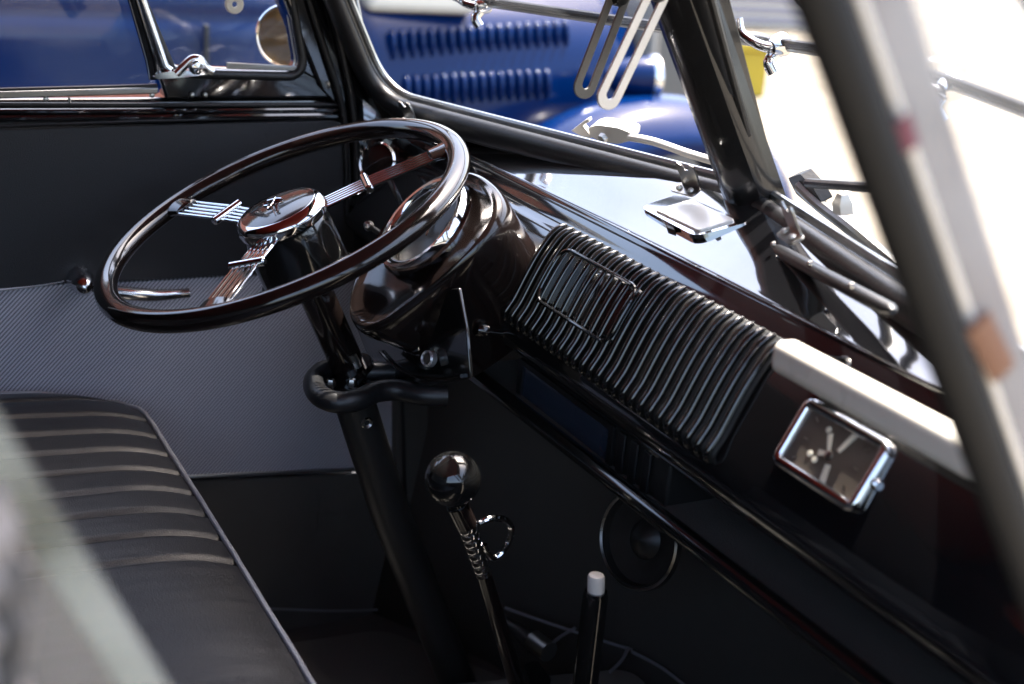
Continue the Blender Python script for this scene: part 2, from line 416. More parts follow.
# chromed striker plate on pillar, by the far corner
mb = MB(); mb.plate(round_poly([U(a, b, 'x', -.752) for a, b in ((362, 98), (376, 112), (372, 124), (363, 122))], .004, 4), X * .003)
van_part(mb, 'striker_plate', M['chrome'], bevel=.001)
# passenger front pillar (beyond the door frame) and lower nose for side views
mb = MB(); mb.plate([mirx(WP(-.10, -.06)), mirx(WP(-.02, -.06)), mirx(WP(-.02, WH + .06)), mirx(WP(-.10, WH + .06))], V((0, .03, 0)))
van_part(mb, 'front_pillar', M['gloss'], bevel=.004)
# footwell kick side below the driver's door panel
van_part(MB().plate([U(a, b, 'x', -.745) for a, b in ((397, 250), (440, 250), (440, 620), (397, 620))], V((-.04, 0, 0))), 'kick_panel', M['carpet'], bevel=.004)
mb = MB(); mb.tube(smooth_path([U(a, b, 'x', -.742) for a, b in ((402, 395), (404, 470), (407, 620))]), .0025, seg=8); van_part(mb, 'kick_trim', M['rubber'])
# rubber floor mat, tunnel and a pedal
mt = MB().plate(round_poly([V((-.72, .36, .452)), V((-.05, .36, .452)), V((.02, .80, .452)), V((-.45, .84, .452)), V((-.70, .68, .452))], .03, 6), Z * .012)
van_part(mt, 'floor_mat', M['mat'], bevel=.004)
van_part(MB().plate(round_poly([V((-.40, .56, .45)), V((.08, .56, .45)), V((.06, .84, .45)), V((-.34, .86, .45))], .03, 6), Z * .13), 'tunnel_cover', M['mat'], bevel=.012)
ft = MB()
for pts in (((505, 608), (545, 622), (575, 632), (600, 640), (632, 650)), ((540, 655), (556, 640), (575, 628)), ((610, 672), (622, 660), (628, 648)), ((632, 652), (662, 668), (690, 690))):
    ft.tube(smooth_path([U(a, b, 'z', .582) for a, b in pts], 5), .0022, seg=8)
van_part(ft, 'mat_edging', M['piping'])
mb = MB(); mb.tube(smooth_path([U(a, b, 'z', .61) for a, b in ((500, 622), (520, 632), (534, 645))], 5), .011, seg=12)
o = van_part(mb, 'pedal_arm', M['satin']); mb = MB(); mb.tube([U(a, b, 'z', .615) for a, b in ((533, 640), (549, 652))], .013, seg=12); mb.build('pedal_pad', M['alu'], o, label='worn pale pedal tip beside the gear lever')
mb = MB(); mb.plate(round_poly([U(a, b, 'z', .60) for a, b in ((522, 672), (537, 668), (552, 690), (535, 705))], .01, 5), Z * .012)
van_part(mb, 'pedal_plate', M['dark_iron'], bevel=.003)

# ================================================================== DRIVER'S DOOR
dx = -0.77
door = thing('driver_door', U(200, 480, 'x', dx), 'far cab door with black vinyl top, grey woven panel and quarter window', 'door')
def on_door(pts, x=dx): return [U(a, b, 'x', x) for a, b in pts]
MB().plate(on_door([(-160, 118), (346, 112), (352, 480), (352, 640), (-160, 640)], dx - .012), X * -.05).build('door_shell', M['gloss'], door)
MB().plate(on_door([(-160, 100), (346, 97), (346, 113), (-160, 120)], dx - .015), X * -.045).build('door_sill', M['gloss'], door, bevel=.006)
for nm, y0, y1, r, m in (('sill_bead', 113, 108, .0032, 'gloss'), ('sill_bead', 120, 114, .0045, 'gloss'), ('sill_bead', 105, 103, .0025, 'rubber')):
    MB().tube(smooth_path([U(a, y0 + (y1 - y0) * (a + 160) / 506 + 1.5 * math.sin(a / 200.), 'x', dx + .002) for a in range(-160, 347, 50)], 4), r, seg=10).build(nm, M[m], door)
# upper black vinyl, gently padded
def pad(outline, th, m, name, parent, bev=.006, n=X, sub=0, **k):
    return MB().plate(outline, n * th).build(name, m, parent, bevel=bev, bseg=4, **k)
up_o = round_poly(on_door([(-160, 133), (334, 119), (346, 126), (352, 268), (225, 273), (112, 279.5), (61, 281), (-160, 300)]), [0, .012, .01, 0, 0, 0, 0, 0], 5)
pad(up_o, .010, M['vinyl'], 'vinyl_panel', door)
MB().tube(smooth_path(on_door([(-160, 131), (0, 126), (160, 120.5), (320, 117), (342, 122), (347, 135), (350, 200), (354, 268)], dx + .004), 6), .0022, seg=8).build('panel_piping', M['rubber'], door)
lo_o = on_door([(-160, 302), (61, 282), (112, 280.5), (225, 274), (400, 267), (403, 467), (365, 469), (300, 471), (186, 476), (-160, 492)], dx - .004)
pad(lo_o, .010, M['weave'], 'woven_panel', door, .003)
MB().tube(smooth_path(on_door([(-160, 302), (0, 289.5), (58, 282), (62, 280)], dx + .008), 5), .0022, seg=8).build('chrome_trim', M['trim'], door)
MB().tube(smooth_path(on_door([(110, 279.5), (225, 272.5), (300, 270), (396, 266)], dx + .008), 5), .0017, seg=8).build('chrome_trim', M['trim'], door)
MB().tube(smooth_path(on_door([(-160, 494), (186, 477), (240, 474), (300, 471.5), (365, 469)], dx + .008), 5), .0026, seg=8).build('chrome_trim', M['alu'], door)
pad(on_door([(-160, 496), (186, 479), (365, 472), (400, 470), (404, 640), (-160, 640)], dx - .002), .008, M['carpet'], 'kick_board', door, .003)
MB().tube(smooth_path(on_door([(150, 606), (275, 609), (340, 611), (410, 608)], dx + .012), 5), .0018, seg=8).build('kick_board_piping', M['piping'], door)
# window channel left of the quarter light post
MB().plate(on_door([(-160, 95), (157, 86.5), (157, 93), (-160, 103)], dx + .001), X * .006).build('window_channel', M['alu'], door, bevel=.0015)
MB().plate(on_door([(-160, 91.5), (157, 83.5), (157, 86), (-160, 94.5)], dx - .004), X * .006).build('window_seal', M['rubber'], door, bevel=.001)
for a, b in ((46, 99), (152, 95), (192, 95), (205, 95)): MB().lathe(U(a, b, 'x', dx + .004), X, [(0, .0035), (.0022, .003), (.0034, 0)], seg=12).build('screw', M['steel'], door)
MB().tube(on_door([(69, 97), (70, 103)], dx + .004), .0016, seg=8).build('pin', M['steel'], door)
# quarter light: frame with rounded triangular opening, post, glass, latch
inner = round_poly(on_door([(176, 68), (300, 72), (282, -30), (135, -30)], dx), [.006, .02, .01, .01], 8)
outer = on_door([(118, -45), (166, 99), (347, 98), (322, -45)], dx)
MB().plate(outer, X * -.03, [inner]).build('quarter_window_frame', M['gloss'], door, bevel=.004)
MB().tube([p + X * .002 for p in offset_poly(inner, .006, X)], .0055, seg=10, closed=True, up=X, flat=.8).build('quarter_window_seal', M['rubber'], door)
MB().tube([p - X * .010 for p in offset_poly(inner, .001, X)], .0022, seg=8, closed=True, up=X).build('quarter_window_bead', M['alu'], door)
MB().plate(on_door([(226, 62), (300, 66), (300, 71), (226, 68)], dx - .003), X * .004).build('glass_channel', M['alu'], door, bevel=.001)
MB().plate(inner, X * -.004).build('quarter_glass', M['dusty_glass'], door)
for v in door.children:
    if v.name.startswith('quarter_glass'):
        v.location.x -= .012
MB().plate(on_door([(-165, -45), (120, -45), (156, 86), (-165, 94)], dx - .02), X * -.004).build('side_glass', M['glass'], door)
MB().tube(on_door([(122, -50), (153, 58), (157, 78)], dx + .010), .010, seg=14).build('window_post', M['gloss'], door)
MB().tube(on_door([(131, -30), (164, 66), (170, 71)], dx + .018), .0052, seg=12).build('chrome_post', M['chrome'], door)
lt = MB(); lt.plate(round_poly(on_door([(150, 75), (160, 71), (185, 69), (208, 68), (208, 73), (185, 76), (156, 78)], dx + .016), .004, 3), X * .010)
lt.tube(smooth_path(on_door([(176, 74), (184, 66), (192, 59), (200, 60), (206, 68), (213, 72)], dx + .026), 6), [.005] * 31, seg=12)
l = lt.build('quarter_window_latch', M['chrome'], door, bevel=.002)
MB().lathe(U(196, 66, 'x', dx + .026), X, [(0, .012), (.006, .011), (.009, .006), (.010, 0)], seg=20).build('latch_knob', M['chrome'], l)
MB().lathe(U(234, 4, 'x', dx - .006), X, [(.0035, 0), (.0035, .004), (.010, .004), (.0115, .002), (.0115, 0)], seg=24).build('glass_pivot', M['ivory'], door)
# door handle with ball pivot and lever
h = MB().lathe(U(83, 284, 'x', dx + .03), X, [(0, .018), (.006, .0165), (.011, .011), (.0135, .003), (.0125, -.006), (.016, -.016), (.018, -.03)], seg=28).build('door_handle', M['chrome'], door)
MB().tube(smooth_path(on_door([(92, 287), (108, 291), (130, 294), (155, 295.5), (178, 294), (189, 293)], dx + .035), 5), [.0062 + .0025 * math.sin(math.pi * min(1, k / 20.)) for k in range(26)], seg=14).build('handle_lever', M['chrome'], h)

# exterior mirror outside the quarter window
mr = U(287, 36, 'x', -.90)
mirt = thing('side_mirror', mr, 'round chrome exterior mirror seen through the far quarter window', 'mirror')
mn = V((.86, -.48, .12)).normalized()
MB().lathe(mr, mn, [(0, -.03), (.02, -.028), (.034, -.018), (.041, -.004), (.042, .002), (.040, .004), (.038, .001)], seg=40).build('mirror_shell', M['chrome'], mirt)
MB().lathe(mr, mn, [(0, .001), (.0382, .001)], seg=40).build('mirror_glass', mat('amber_reflection_glass', (.42, .27, .10), .15, metal=1.0, noise=.7, nscale=45), mirt)  # amber mottle paints in the orange scene the mirror reflects
MB().tube([mr - mn * .028, mr - mn * .05 + Z * -.02, V((XL - .03, mr.y + .03, mr.z - .07))], .005, seg=10).build('mirror_arm', M['chrome'], mirt)

# ================================================================== PASSENGER DOOR (near)
px0 = 0.50
pd = thing('passenger_door', (px0, .1, .7), 'near passenger door, its leaning dark window post blurred close to the lens', 'door')
MB().box((px0, -.42, .42), (px0 + .07, .66, 1.10)).build('door_shell', M['gloss'], pd, bevel=.02)
MB().box((px0 - .012, -.40, .50), (px0 - .002, .62, 1.08)).build('inner_panel', M['vinyl'], pd, bevel=.004)
a1 = U(812, -25, 'x', px0); a2 = U(1052, 640, 'x', px0); dd = (a2 - a1).normalized(); pe = dd.cross(X).normalized()
MB().tube([a1 - dd * .1, a1, a2, a2 + dd * .06], .0084, seg=16, up=pe, flat=1.1).build('window_post', mat('matt_black_post', (.006, .006, .006), .6, spec=.3), pd)
MB().tube([a1 - dd * .1 + pe * -.0135, a2 + dd * .06 + pe * -.0135], .0025, seg=10, up=pe).build('post_trim', M['zinc'], pd)
lp = [U(a, b, 'x', px0) for a, b in ((834, -60), (1260, -60), (1260, 560), (1080, 640))]
MB().plate(lp, X * .004).build('quarter_glass', glass_mat('sunlit_window_glass', dust=.05, haze=.16), pd)
# channel beside the post, blurred reflections painted into its grey mottle
c1 = a1 + pe * .0225; c2 = a2 + pe * .0225
if (U(900, 100, 'x', px0) - a1).dot(pe) < 0: c1 = a1 - pe * .0225; c2 = a2 - pe * .0225; pe = -pe
MB().tube([c1 - dd * .1, c2 + dd * .06], .0100, seg=16, up=X, flat=.3).build('glass_channel', mat('grey_reflection_channel', (.15, .135, .135), .45, noise=.5, nscale=16), pd)
MB().tube([U(903, 118, 'x', px0 + .006), U(912, 148, 'x', px0 + .006)], .0035, seg=8, up=X, flat=.3).build('painted_reflection', M['red_stripe_reflection'], pd, label='small painted red reflection on the pale channel')  # blurred red reflection painted as a flat patch
MB().tube([U(978, 322, 'x', px0 + .006), U(1003, 372, 'x', px0 + .006)], .0065, seg=8, up=X, flat=.3).build('painted_reflection', M['orange_needle_reflection'], pd, label='painted orange reflection lower on the pale channel')  # orange reflection, likewise a coloured patch
# wound-down sliding pane at lower left
px1 = 0.47
gl = [U(a, b, 'x', px1) for a, b in ((-300, 120), (-105, 250), (-20, 392), (168, 700), (250, 840), (-300, 840))]
MB().plate(gl, X * .004).build('side_glass', glass_mat('reflective_side_glass', dust=.05, haze=.05, ior=1.75), pd)
ge = [U(a, b, 'x', px1 + .005) for a, b in ((-35, 360), (192, 720), (150, 735), (-62, 400))]
MB().plate(ge, X * .002).build('glass_edge', M['edge_glass'], pd, bevel=.0005)

strap = thing('woven_strap', U(5, 640, 'x', .62), 'black and white mottled woven strap hanging at the lower left corner', 'strap')
pp = [U(a, b, 'x', .53) for a, b in ((-22, 500), (-8, 530), (4, 590), (5, 650), (-2, 740), (-15, 830))]
MB().tube(smooth_path(pp, 6), [.0065 + .0008 * math.sin(k * 1.3) for k in range(31)], seg=16).build('strap_body', M['braid'], strap)

# ================================================================== OPENING WINDSCREEN PANES
def safari(mir):
    f = mirx if mir else (lambda p: p)
    lab = ('right-hand opened windscreen pane, its lower edge behind the near post' if mir else 'left-hand opened windscreen pane with slotted stay and chrome latches')
    hinge0 = V((-.745, .50, 1.505)); hinge1 = V((-.165, .64, 1.515))
    e0 = V((-.700, .7215, 1.347)); e1 = V((-.118, .861, 1.366)); hinge1 = V((-.118, .65, 1.515))
    if mir: f = lambda p: V((2 * -.1015 - p.x, p.y - .008, p.z + .006))
    t = thing('hinged_window', f((hinge0 + hinge1) / 2), lab, 'window', 'opening windscreen panes')
    q = round_poly([f(p) for p in (e0, e1, hinge1, hinge0)], .028, 8)
    n = (f(e1) - f(e0)).cross(f(hinge0) - f(e0)).normalized()
    MB().tube(q, .0058, seg=12, closed=True, up=n, flat=.8).build('pane_frame', M['alu'], t)
    MB().tube(offset_poly(q, -.006, n), .004, seg=8, closed=True, up=n).build('pane_seal', M['rubber'], t)
    MB().plate(offset_poly(q, -.004, n), n * .004).build('pane_glass', M['dusty_glass'], t)
    return t, e0, e1, f
pane1, e0, e1, f1 = safari(False)
pane2, _, _, f2 = safari(True)
def latch(pt, e, t, lab):
    mb = MB(); inn = V((.1, -1, -.25)).normalized()
    mb.tube(smooth_path([pt + V((0, 0, -.004)), pt + V((0, -.01, -.016)), pt + V((.004, -.006, -.026))], 5), .006, seg=12)
    mb.lathe(pt, inn, [(0, .014), (.007, .012), (.011, .004), (.012, -.004)], seg=18)
    o = mb.build('pane_latch', M['chrome'], t, label=lab)
    h = MB(); h.tube(smooth_path([pt + inn * .012, pt + inn * .018 - e * .012 + Z * .004, pt + inn * .02 - e * .03 + Z * .013, pt + inn * .02 - e * .036 + Z * .026], 6), [.0055 - .0001 * k for k in range(19)], seg=12)
    h.build('latch_handle', M['chrome'], o)
ed = (e1 - e0).normalized()
def on_edge(px, py, mir):
    a, b = (f2(e0), f2(e1)) if mir else (e0, e1)
    d = (b - a); n = V((d.y, -d.x, 0)).normalized()
    return UP(px, py, a, n)
latch(on_edge(484, 4, False), ed, pane1, 'chrome latch at the far end of the pane')
latch(on_edge(780, 45, False), ed, pane1, 'chrome latch with upturned handle right of the centre pillar')
latch(on_edge(950, 88, True), V((ed.x, -ed.y, 0)), pane2, 'blurred chrome latch beyond the near post')
def stay(pts, x, m, t, lab):
    # pts: centreline bottom and top pixels
    p = U(*pts[0], 'x', x); q = U(*pts[1], 'x', x); d = (q - p).normalized(); w = d.cross(X).normalized()
    W = .0115; L = (q - p).length
    outer = []
    for k in range(13): a = math.pi + math.pi * k / 12; outer.append(p + w * (W * math.cos(a)) + d * (W * math.sin(a) * 1.0))
    for k in range(13): a = math.pi * k / 12; outer.append(q + w * (W * math.cos(a)) + d * (W * math.sin(a)))
    iw = .0042; p2 = p + d * .002; inn = []
    for k in range(9): a = math.pi + math.pi * k / 8; inn.append(p2 + w * (iw * math.cos(a)) + d * (iw * math.sin(a)))
    for k in range(9): a = math.pi * k / 8; inn.append(q + w * (iw * math.cos(a)) + d * (iw * math.sin(a)))
    MB().plate(outer, X * .003, [inn]).build('slotted_stay', M[m], t, bevel=.0008, label=lab)
    MB().lathe(q + X * -.004 - d * .02, X, [(0, .014), (.006, .013), (.008, .008), (.008, 0)], seg=16).build('stay_knob', M['rubber'], t)
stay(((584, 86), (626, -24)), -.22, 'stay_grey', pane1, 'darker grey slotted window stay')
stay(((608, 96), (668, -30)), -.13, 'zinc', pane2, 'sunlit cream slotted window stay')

# wipers outside
def wiper(pts, x, lab, body):
    pass
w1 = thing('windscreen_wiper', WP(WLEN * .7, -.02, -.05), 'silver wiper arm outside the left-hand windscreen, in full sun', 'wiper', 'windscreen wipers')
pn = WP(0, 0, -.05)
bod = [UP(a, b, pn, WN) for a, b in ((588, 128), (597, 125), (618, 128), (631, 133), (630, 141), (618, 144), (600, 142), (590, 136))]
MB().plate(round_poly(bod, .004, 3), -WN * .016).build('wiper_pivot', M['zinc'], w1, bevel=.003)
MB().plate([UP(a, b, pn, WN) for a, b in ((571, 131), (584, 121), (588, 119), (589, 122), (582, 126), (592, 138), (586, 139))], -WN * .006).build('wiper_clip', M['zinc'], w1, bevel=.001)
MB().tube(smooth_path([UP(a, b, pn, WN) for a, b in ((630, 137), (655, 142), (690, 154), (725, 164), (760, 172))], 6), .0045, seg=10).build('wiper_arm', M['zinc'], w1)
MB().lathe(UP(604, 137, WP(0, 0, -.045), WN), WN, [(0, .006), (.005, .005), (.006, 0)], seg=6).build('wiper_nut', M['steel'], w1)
pn2 = mirx(WP(0, 0, -.05))
w2 = thing('windscreen_wiper', UP(840, 215, pn2, WN2), 'silver wiper arm outside the right-hand windscreen, beside the near post', 'wiper', 'windscreen wipers')
MB().tube(smooth_path([UP(a, b, pn2, WN2) for a, b in ((800, 186), (820, 205), (850, 228), (890, 262), (930, 300))], 6), .0065, seg=10).build('wiper_arm', M['alu'], w2)
MB().plate(round_poly([UP(a, b, pn2, WN2) for a, b in ((788, 178), (800, 174), (813, 188), (822, 203), (810, 206), (796, 194))], .003, 3), -WN2 * .012).build('wiper_pivot', M['rubber'], w2, bevel=.002)
MB().lathe(UP(845, 207, pn2, WN2), V((0, -.3, 1)), [(0, .016), (.006, .014), (.011, .006), (.011, -.004)], seg=6).build('wiper_nut', M['zinc'], w2)
MB().tube([UP(a, b, pn2, WN2) for a, b in ((808, 183), (875, 188), (900, 190))], .0045, seg=10).build('wiper_blade', M['rubber'], w2)

# ================================================================== DASHBOARD
dash = thing('dashboard', (-.1, .72, 1.0), 'gloss black metal dashboard with ribbed grille running across the cab', 'dashboard')
prof = [(.86, 1.232), (.82, 1.222), (.78, 1.210), (.74, 1.1975), (.71, 1.1885), (.697, 1.1845), (.690, 1.180), (.685, 1.174), (.681, 1.168), (.678, 1.1645), (.674, 1.161), (.668, 1.156), (.657, 1.142), (.645, 1.120), (.632, 1.094), (.622, 1.072), (.618, 1.058), (.621, 1.046), (.63, 1.038), (.66, 1.034), (.70, 1.034)]
pf = smooth_path([V((0, y, z)) for y, z in prof], 4)
xs = [XL + .03 + (XR - XL - .04) * k / 40 for k in range(41)]
def yfront(x):  # V of the cowl
    return max(.705, .792 - .2 * abs(x - XC))
rows = []; ntop = 5 * 4 + 1
for x in xs:
    r = []
    for p in pf:
        y = p.y; zn = p.z
        if y > .69 and p.z > 1.16:
            y = .69 + (y - .69) * (yfront(x) - .69) / .17
            if zn > 1.183: zn = 1.183 + (zn - 1.183) * min(1, 1.25 * (yfront(x) - .69) / .102)
        e = max(0, (x - .30) / .2); y2 = y - .05 * e * e; zz = zn + (.02 * e * e if zn < 1.1 else 0)
        r.append(V((x, y2, zz)))
    rows.append(r)
MB().loft([r[:ntop] for r in rows]).build('dash_top', M['dash'], dash, solid=.003, ang=60)
MB().loft([r[ntop - 1:] for r in rows]).build('dash_panel', M['gloss'], dash, solid=.003, ang=60)
# ribs: centreline follows the dash face
rib_c = smooth_path([V((0, .678, 1.168)), V((0, .664, 1.161)), V((0, .650, 1.142)), V((0, .638, 1.120)), V((0, .626, 1.095)), V((0, .616, 1.078)), V((0, .622, 1.068))], 5)
NR = 26; XG0, XG1 = -.295, .062
rib0 = None
for k in range(NR):
    x = XG0 + (XG1 - XG0) * k / (NR - 1)
    if rib0 is None:
        mb = MB(); n = len(rib_c)
        mb.tube([p + X * x for p in rib_c], [.0035 * min(1, .45 + .25 * min(i, n - 1 - i)) for i in range(n)], seg=12, up=X)
        rib0 = mb.build('grille_rib', M['rib'], dash); r0x = x
    else:
        o = rib0.copy(); COL.objects.link(o); o.parent = dash; o.location.x += x - r0x
mb = MB(); mb.loft([[q_ + X * (XG0 - .006) + V((0, .0022, -.001)), q_ + X * (XG1 + .006) + V((0, .0022, -.001))] for q_ in rib_c]); mb.build('grille_recess', M['recess'], dash, solid=.002)
# raised radio surround over the left ribs
def face_pt(x, s, out=0):
    """s 0..1 down the face"""
    L_ = arc_len(rib_c); t = s * L_[-1]
    for i in range(1, len(L_)):
        if L_[i] >= t: break
    a = rib_c[i - 1]; b = rib_c[i]; q = a.lerp(b, (t - L_[i - 1]) / max(1e-9, L_[i] - L_[i - 1])); tg = (b - a).normalized(); nn = V((0, tg.z, -tg.y))
    if nn.y > 0: nn = -nn
    return V((x, q.y, q.z)) + nn * out
ringp = []
x0, x1, s0, s1, rr = -.252, -.115, .20, .66, .014
base = [(x0, s0), (x1, s0), (x1, s1), (x0, s1)]
cor = []
flat2 = round_poly([V((a, b * .11, 0)) for a, b in base], rr, 6)
dens = []
for i in range(len(flat2)):
    a = flat2[i]; b = flat2[(i + 1) % len(flat2)]
    nn = max(1, int((b - a).length / .008))
    for k in range(nn): dens.append(a.lerp(b, k / nn))
MB().tube([face_pt(p.x, p.y / .11, .006) for p in dens], .0019, seg=10, closed=True, up=V((0, -.87, .48))).build('radio_surround', M['rib'], dash)
for s in (.30, .36, .42, .48, .54):
    pass
mb = MB(); rows = []
for k in range(9):
    s = s0 + (s1 - s0) * k / 8; rows.append([face_pt(x0 + .002, s, .001), face_pt(x1 - .002, s, .001)])
MB().loft(rows).build('radio_plate', M['rib'], dash, solid=.002)
# trim line under the edge roll
# ashtray lid on dash top
an = V((0, -.42, .907)).normalized(); a0_ = V((-.16, .742, 1.204))
def AT(pts, h): return [UP(a, b, a0_ + an * h, an) for a, b in pts]
ar = MB().plate(round_poly(AT(((641, 213), (681, 200), (749, 229), (697, 243)), .002), [.012, .008, .005, .012], 5), an * .007).build('ashtray', M['chrome'], dash, bevel=.0028, bseg=4, label='chrome ashtray lid set in the dash top')
MB().plate(round_poly(AT(((655, 211), (692, 201), (735, 221), (699, 232)), .009), .003, 3), an * .002).build('ashtray_lid', M['zinc'], ar, bevel=.0008)
MB().plate(AT(((668, 226), (676, 229), (676, 236), (668, 233)), .001), an * .006).build('ashtray_tab', M['dark_iron'], ar, bevel=.001)
# cream grab handle
gy = .640
h0 = U(789, 357, 'y', gy); h1 = U(1010, 478, 'y', gy)
hz = (h0.z + h1.z) / 2; 
prof2 = [(-.010, -.011), (.010, -.011), (.012, .011), (-.012, .011)]
gh = MB().box((h0.x - .010, gy - .012, hz - .013), (h1.x, gy + .012, hz + .013)).build('grab_handle', M['cream'], dash, bevel=.0085, bseg=6, label='cream grab handle on the passenger side of the dash')
for x in (h0.x + .012, h1.x - .02):
    MB().tube([V((x, gy + .008, hz - .004)), V((x, gy + .045, hz - .008))], .009, seg=16).build('handle_mount', M['gloss'], gh)
# clock
cn = V((0, -.877, .48)); c0 = V((.11, .636, 1.10)) + cn * .0045
cq = [UP(a, b, c0, cn) for a, b in ((813, 403), (892, 451), (851, 512), (773, 451))]
cc = sum(cq, V((0, 0, 0))) / 4
cdn = V((0, -.48, -.877)); hw = ((cq[1] - cq[0]).length + (cq[2] - cq[3]).length) / 4; hv = ((cq[3] - cq[0]).length + (cq[2] - cq[1]).length) / 4 + .0025
def CQ(a, b, c=0): return cc + X * a + cdn * b + cn * c
rect = lambda a, b, c: [CQ(-a, -b, c), CQ(a, -b, c), CQ(a, b, c), CQ(-a, b, c)]
clock = MB().plate(round_poly(rect(hw - .001, hv - .001, -.03), .006, 5), cn * .030, [round_poly(rect(hw - .0065, hv - .0065, -.03), .004, 4)]).build('clock', M['chrome'], dash, bevel=.0022, bseg=4, label='rectangular chrome-framed clock below the cream handle')
MB().tube(round_poly(rect(hw - .0025, hv - .0025, .0), .006, 6), .0046, seg=14, closed=True, up=cn).build('clock_bezel', M['chrome'], clock)
MB().plate(round_poly(rect(hw - .006, hv - .006, .0), .004, 4), cn * -.002).build('clock_face', M['clock_face'], clock)
MB().plate(round_poly(rect(hw - .0063, hv - .0063, .0042), .004, 4), cn * -.0015).build('clock_glass', M['lens'], clock)
def bar(a, b, w0, w1, nm, par, m):
    p = CQ(*a, .0002); q = CQ(*b, .0002); d = (q - p).normalized(); s = d.cross(cn)
    return MB().plate([p - s * w0, p + s * w0, q + s * w1, q - s * w1], cn * .001).build(nm, M[m], par)
bar((.006, -.004), (.012, -.021), .0016, .0024, 'hour_mark', clock, 'ivory')
bar((.004, .008), (.008, .023), .0022, .0028, 'hour_mark', clock, 'ivory')
bar((-.001, .001), (-.010, .004), .0013, .0024, 'clock_hand', clock, 'ivory')
bar((-.001, .001), (-.009, -.012), .0010, .0022, 'clock_hand', clock, 'ivory')
for a, b in ((-.013, -.014), (-.017, .008), (-.010, .010)):
    MB().lathe(CQ(a, b, .0), cn, [(0, .0012), (.0022, .001), (.0026, 0)], seg=12).build('dial_dot', M['ivory'], clock)
MB().lathe(CQ(.0, .002, .0), cn, [(0, .003), (.003, .0025), (.0035, 0)], seg=16).build('clock_hub', M['steel'], clock)
tk = MB()
for k in range(12):
    an_ = math.radians(30 * k); r_ = min(.030 / max(1e-3, abs(math.cos(an_))), .026 / max(1e-3, abs(math.sin(an_)))); u_ = (math.cos(an_), math.sin(an_))
    A_, B_ = CQ(u_[0] * r_ * .86, u_[1] * r_ * .86, .0002), CQ(u_[0] * r_, u_[1] * r_, .0002); s_ = (B_ - A_).cross(cn).normalized() * .0005
    tk.plate([A_ - s_, A_ + s_, B_ + s_, B_ - s_], cn * .0003)
tk.build('minute_scale', M['steel'], clock)
MB().lathe(CQ(hw - .0, .002, -.002), X, [(.0045, -.001), (.0045, .004), (.003, .006), (0, .006)], seg=18).build('setting_knob', M['chrome'], clock)
# pull-knobs left of grille
for a, b in ((468, 321), (485, 331)):
    c = U(a, b, 'y', .60); MB().lathe(c, (0, -1, .25), [(0, .012), (.006, .011), (.009, .006), (.0095, 0), (.004, -.003), (.004, -.03)], seg=20).build('pull_knob', M['wheel'], dash)
# lower unit: display between dash bottom and shelf rail
ry = .655
bz = [U(a, b, 'y', ry) for a, b in ((520, 358), (616, 428), (616, 482), (520, 408))]
zt, zb = 1.018, .962; xl_, xr_ = U(520, 380, 'y', ry).x, U(616, 440, 'y', ry).x
rad = MB().box((xl_ - .003, ry, zb - .012), (xr_ + .09, ry + .09, zt + .008)).build('radio_unit', M['satin'], dash, bevel=.003, label='radio with dark blue display under the grille')
MB().plate(round_poly([V((xl_, ry - .004, zt)), V((xr_, ry - .004, zt)), V((xr_, ry - .004, zb)), V((xl_, ry - .004, zb))], .004, 3), Y * .004, [[V((xl_ + .009, ry - .004, zt - .006)), V((xr_ - .009, ry - .004, zt - .006)), V((xr_ - .009, ry - .004, zb + .006)), V((xl_ + .009, ry - .004, zb + .006))]]).build('display_bezel', M['rubber'], rad, bevel=.0015)
MB().box((xl_ + .008, ry - .0015, zb + .005), (xr_ - .008, ry - .0005, zt - .005)).build('display', M['screen'], rad)
mb = MB()
for k in range(3): mb.box((xr_ + .008 + k * .022, ry - .004, zb), (xr_ + .020 + k * .022, ry - .0005, zt))
mb.build('radio_buttons', M['rubber'], rad, bevel=.0015)
# rounded rail of the parcel shelf
r0 = U(462, 364, 'y', .63); r1 = U(930, 727, 'y', .63)
rail = [V((r0.x - .02, .655, r0.z + .004)), V((r0.x, .632, r0.z)), V((r0.x + .02, .63, (r0.z))), V((r1.x, .63, r1.z)), V((XR - .03, .60, r1.z + .02))]
MB().tube(smooth_path(rail, 8), .0085, seg=16).build('shelf_rail', M['rib'], dash)
MB().plate([V((r0.x, .637, r0.z - .006)), V((XR - .06, .637, r0.z - .006)), V((XR - .06, .66, r0.z - .006)), V((.3, .74, r0.z - .006)), V((XC, .88, r0.z - .006)), V((r0.x, .82, r0.z - .006))], Z * .005).build('parcel_shelf', M['carpet'], dash)
# small light-catching toggle under the grille
MB().box(U(655, 450, 'y', .64) - V((.004, .004, .003)), U(655, 450, 'y', .64) + V((.010, .006, .005))).build('toggle_switch', M['steel'], dash, bevel=.001)
# round speakers in the footwell
def speaker(px, py, y, r, lab):
    c = U(px, py, 'y', y); nn = V((.25, -1, .25)).normalized()
    o = MB().lathe(c, nn, [(r * .2, -.012), (r * .88, -.004), (r * .92, .003), (r, .003), (r * 1.03, -.002)], seg=48).build('speaker', M['satin'], dash, label=lab)
    MB().lathe(c, nn, [(r * .94, .004), (r * .975, .0062), (r * 1.01, .004)], seg=48).build('speaker_ring', M['steel'], o)
    MB().lathe(c, nn, [(0, .002), (r * .25, -.002), (r * .4, -.008)], seg=32).build('speaker_dome', M['satin'], o)
speaker(640, 540, .74, .052, 'round speaker with thin bright ring below the shelf rail')
speaker(742, 488, .74, .050, 'round speaker above the shelf rail, in shadow')

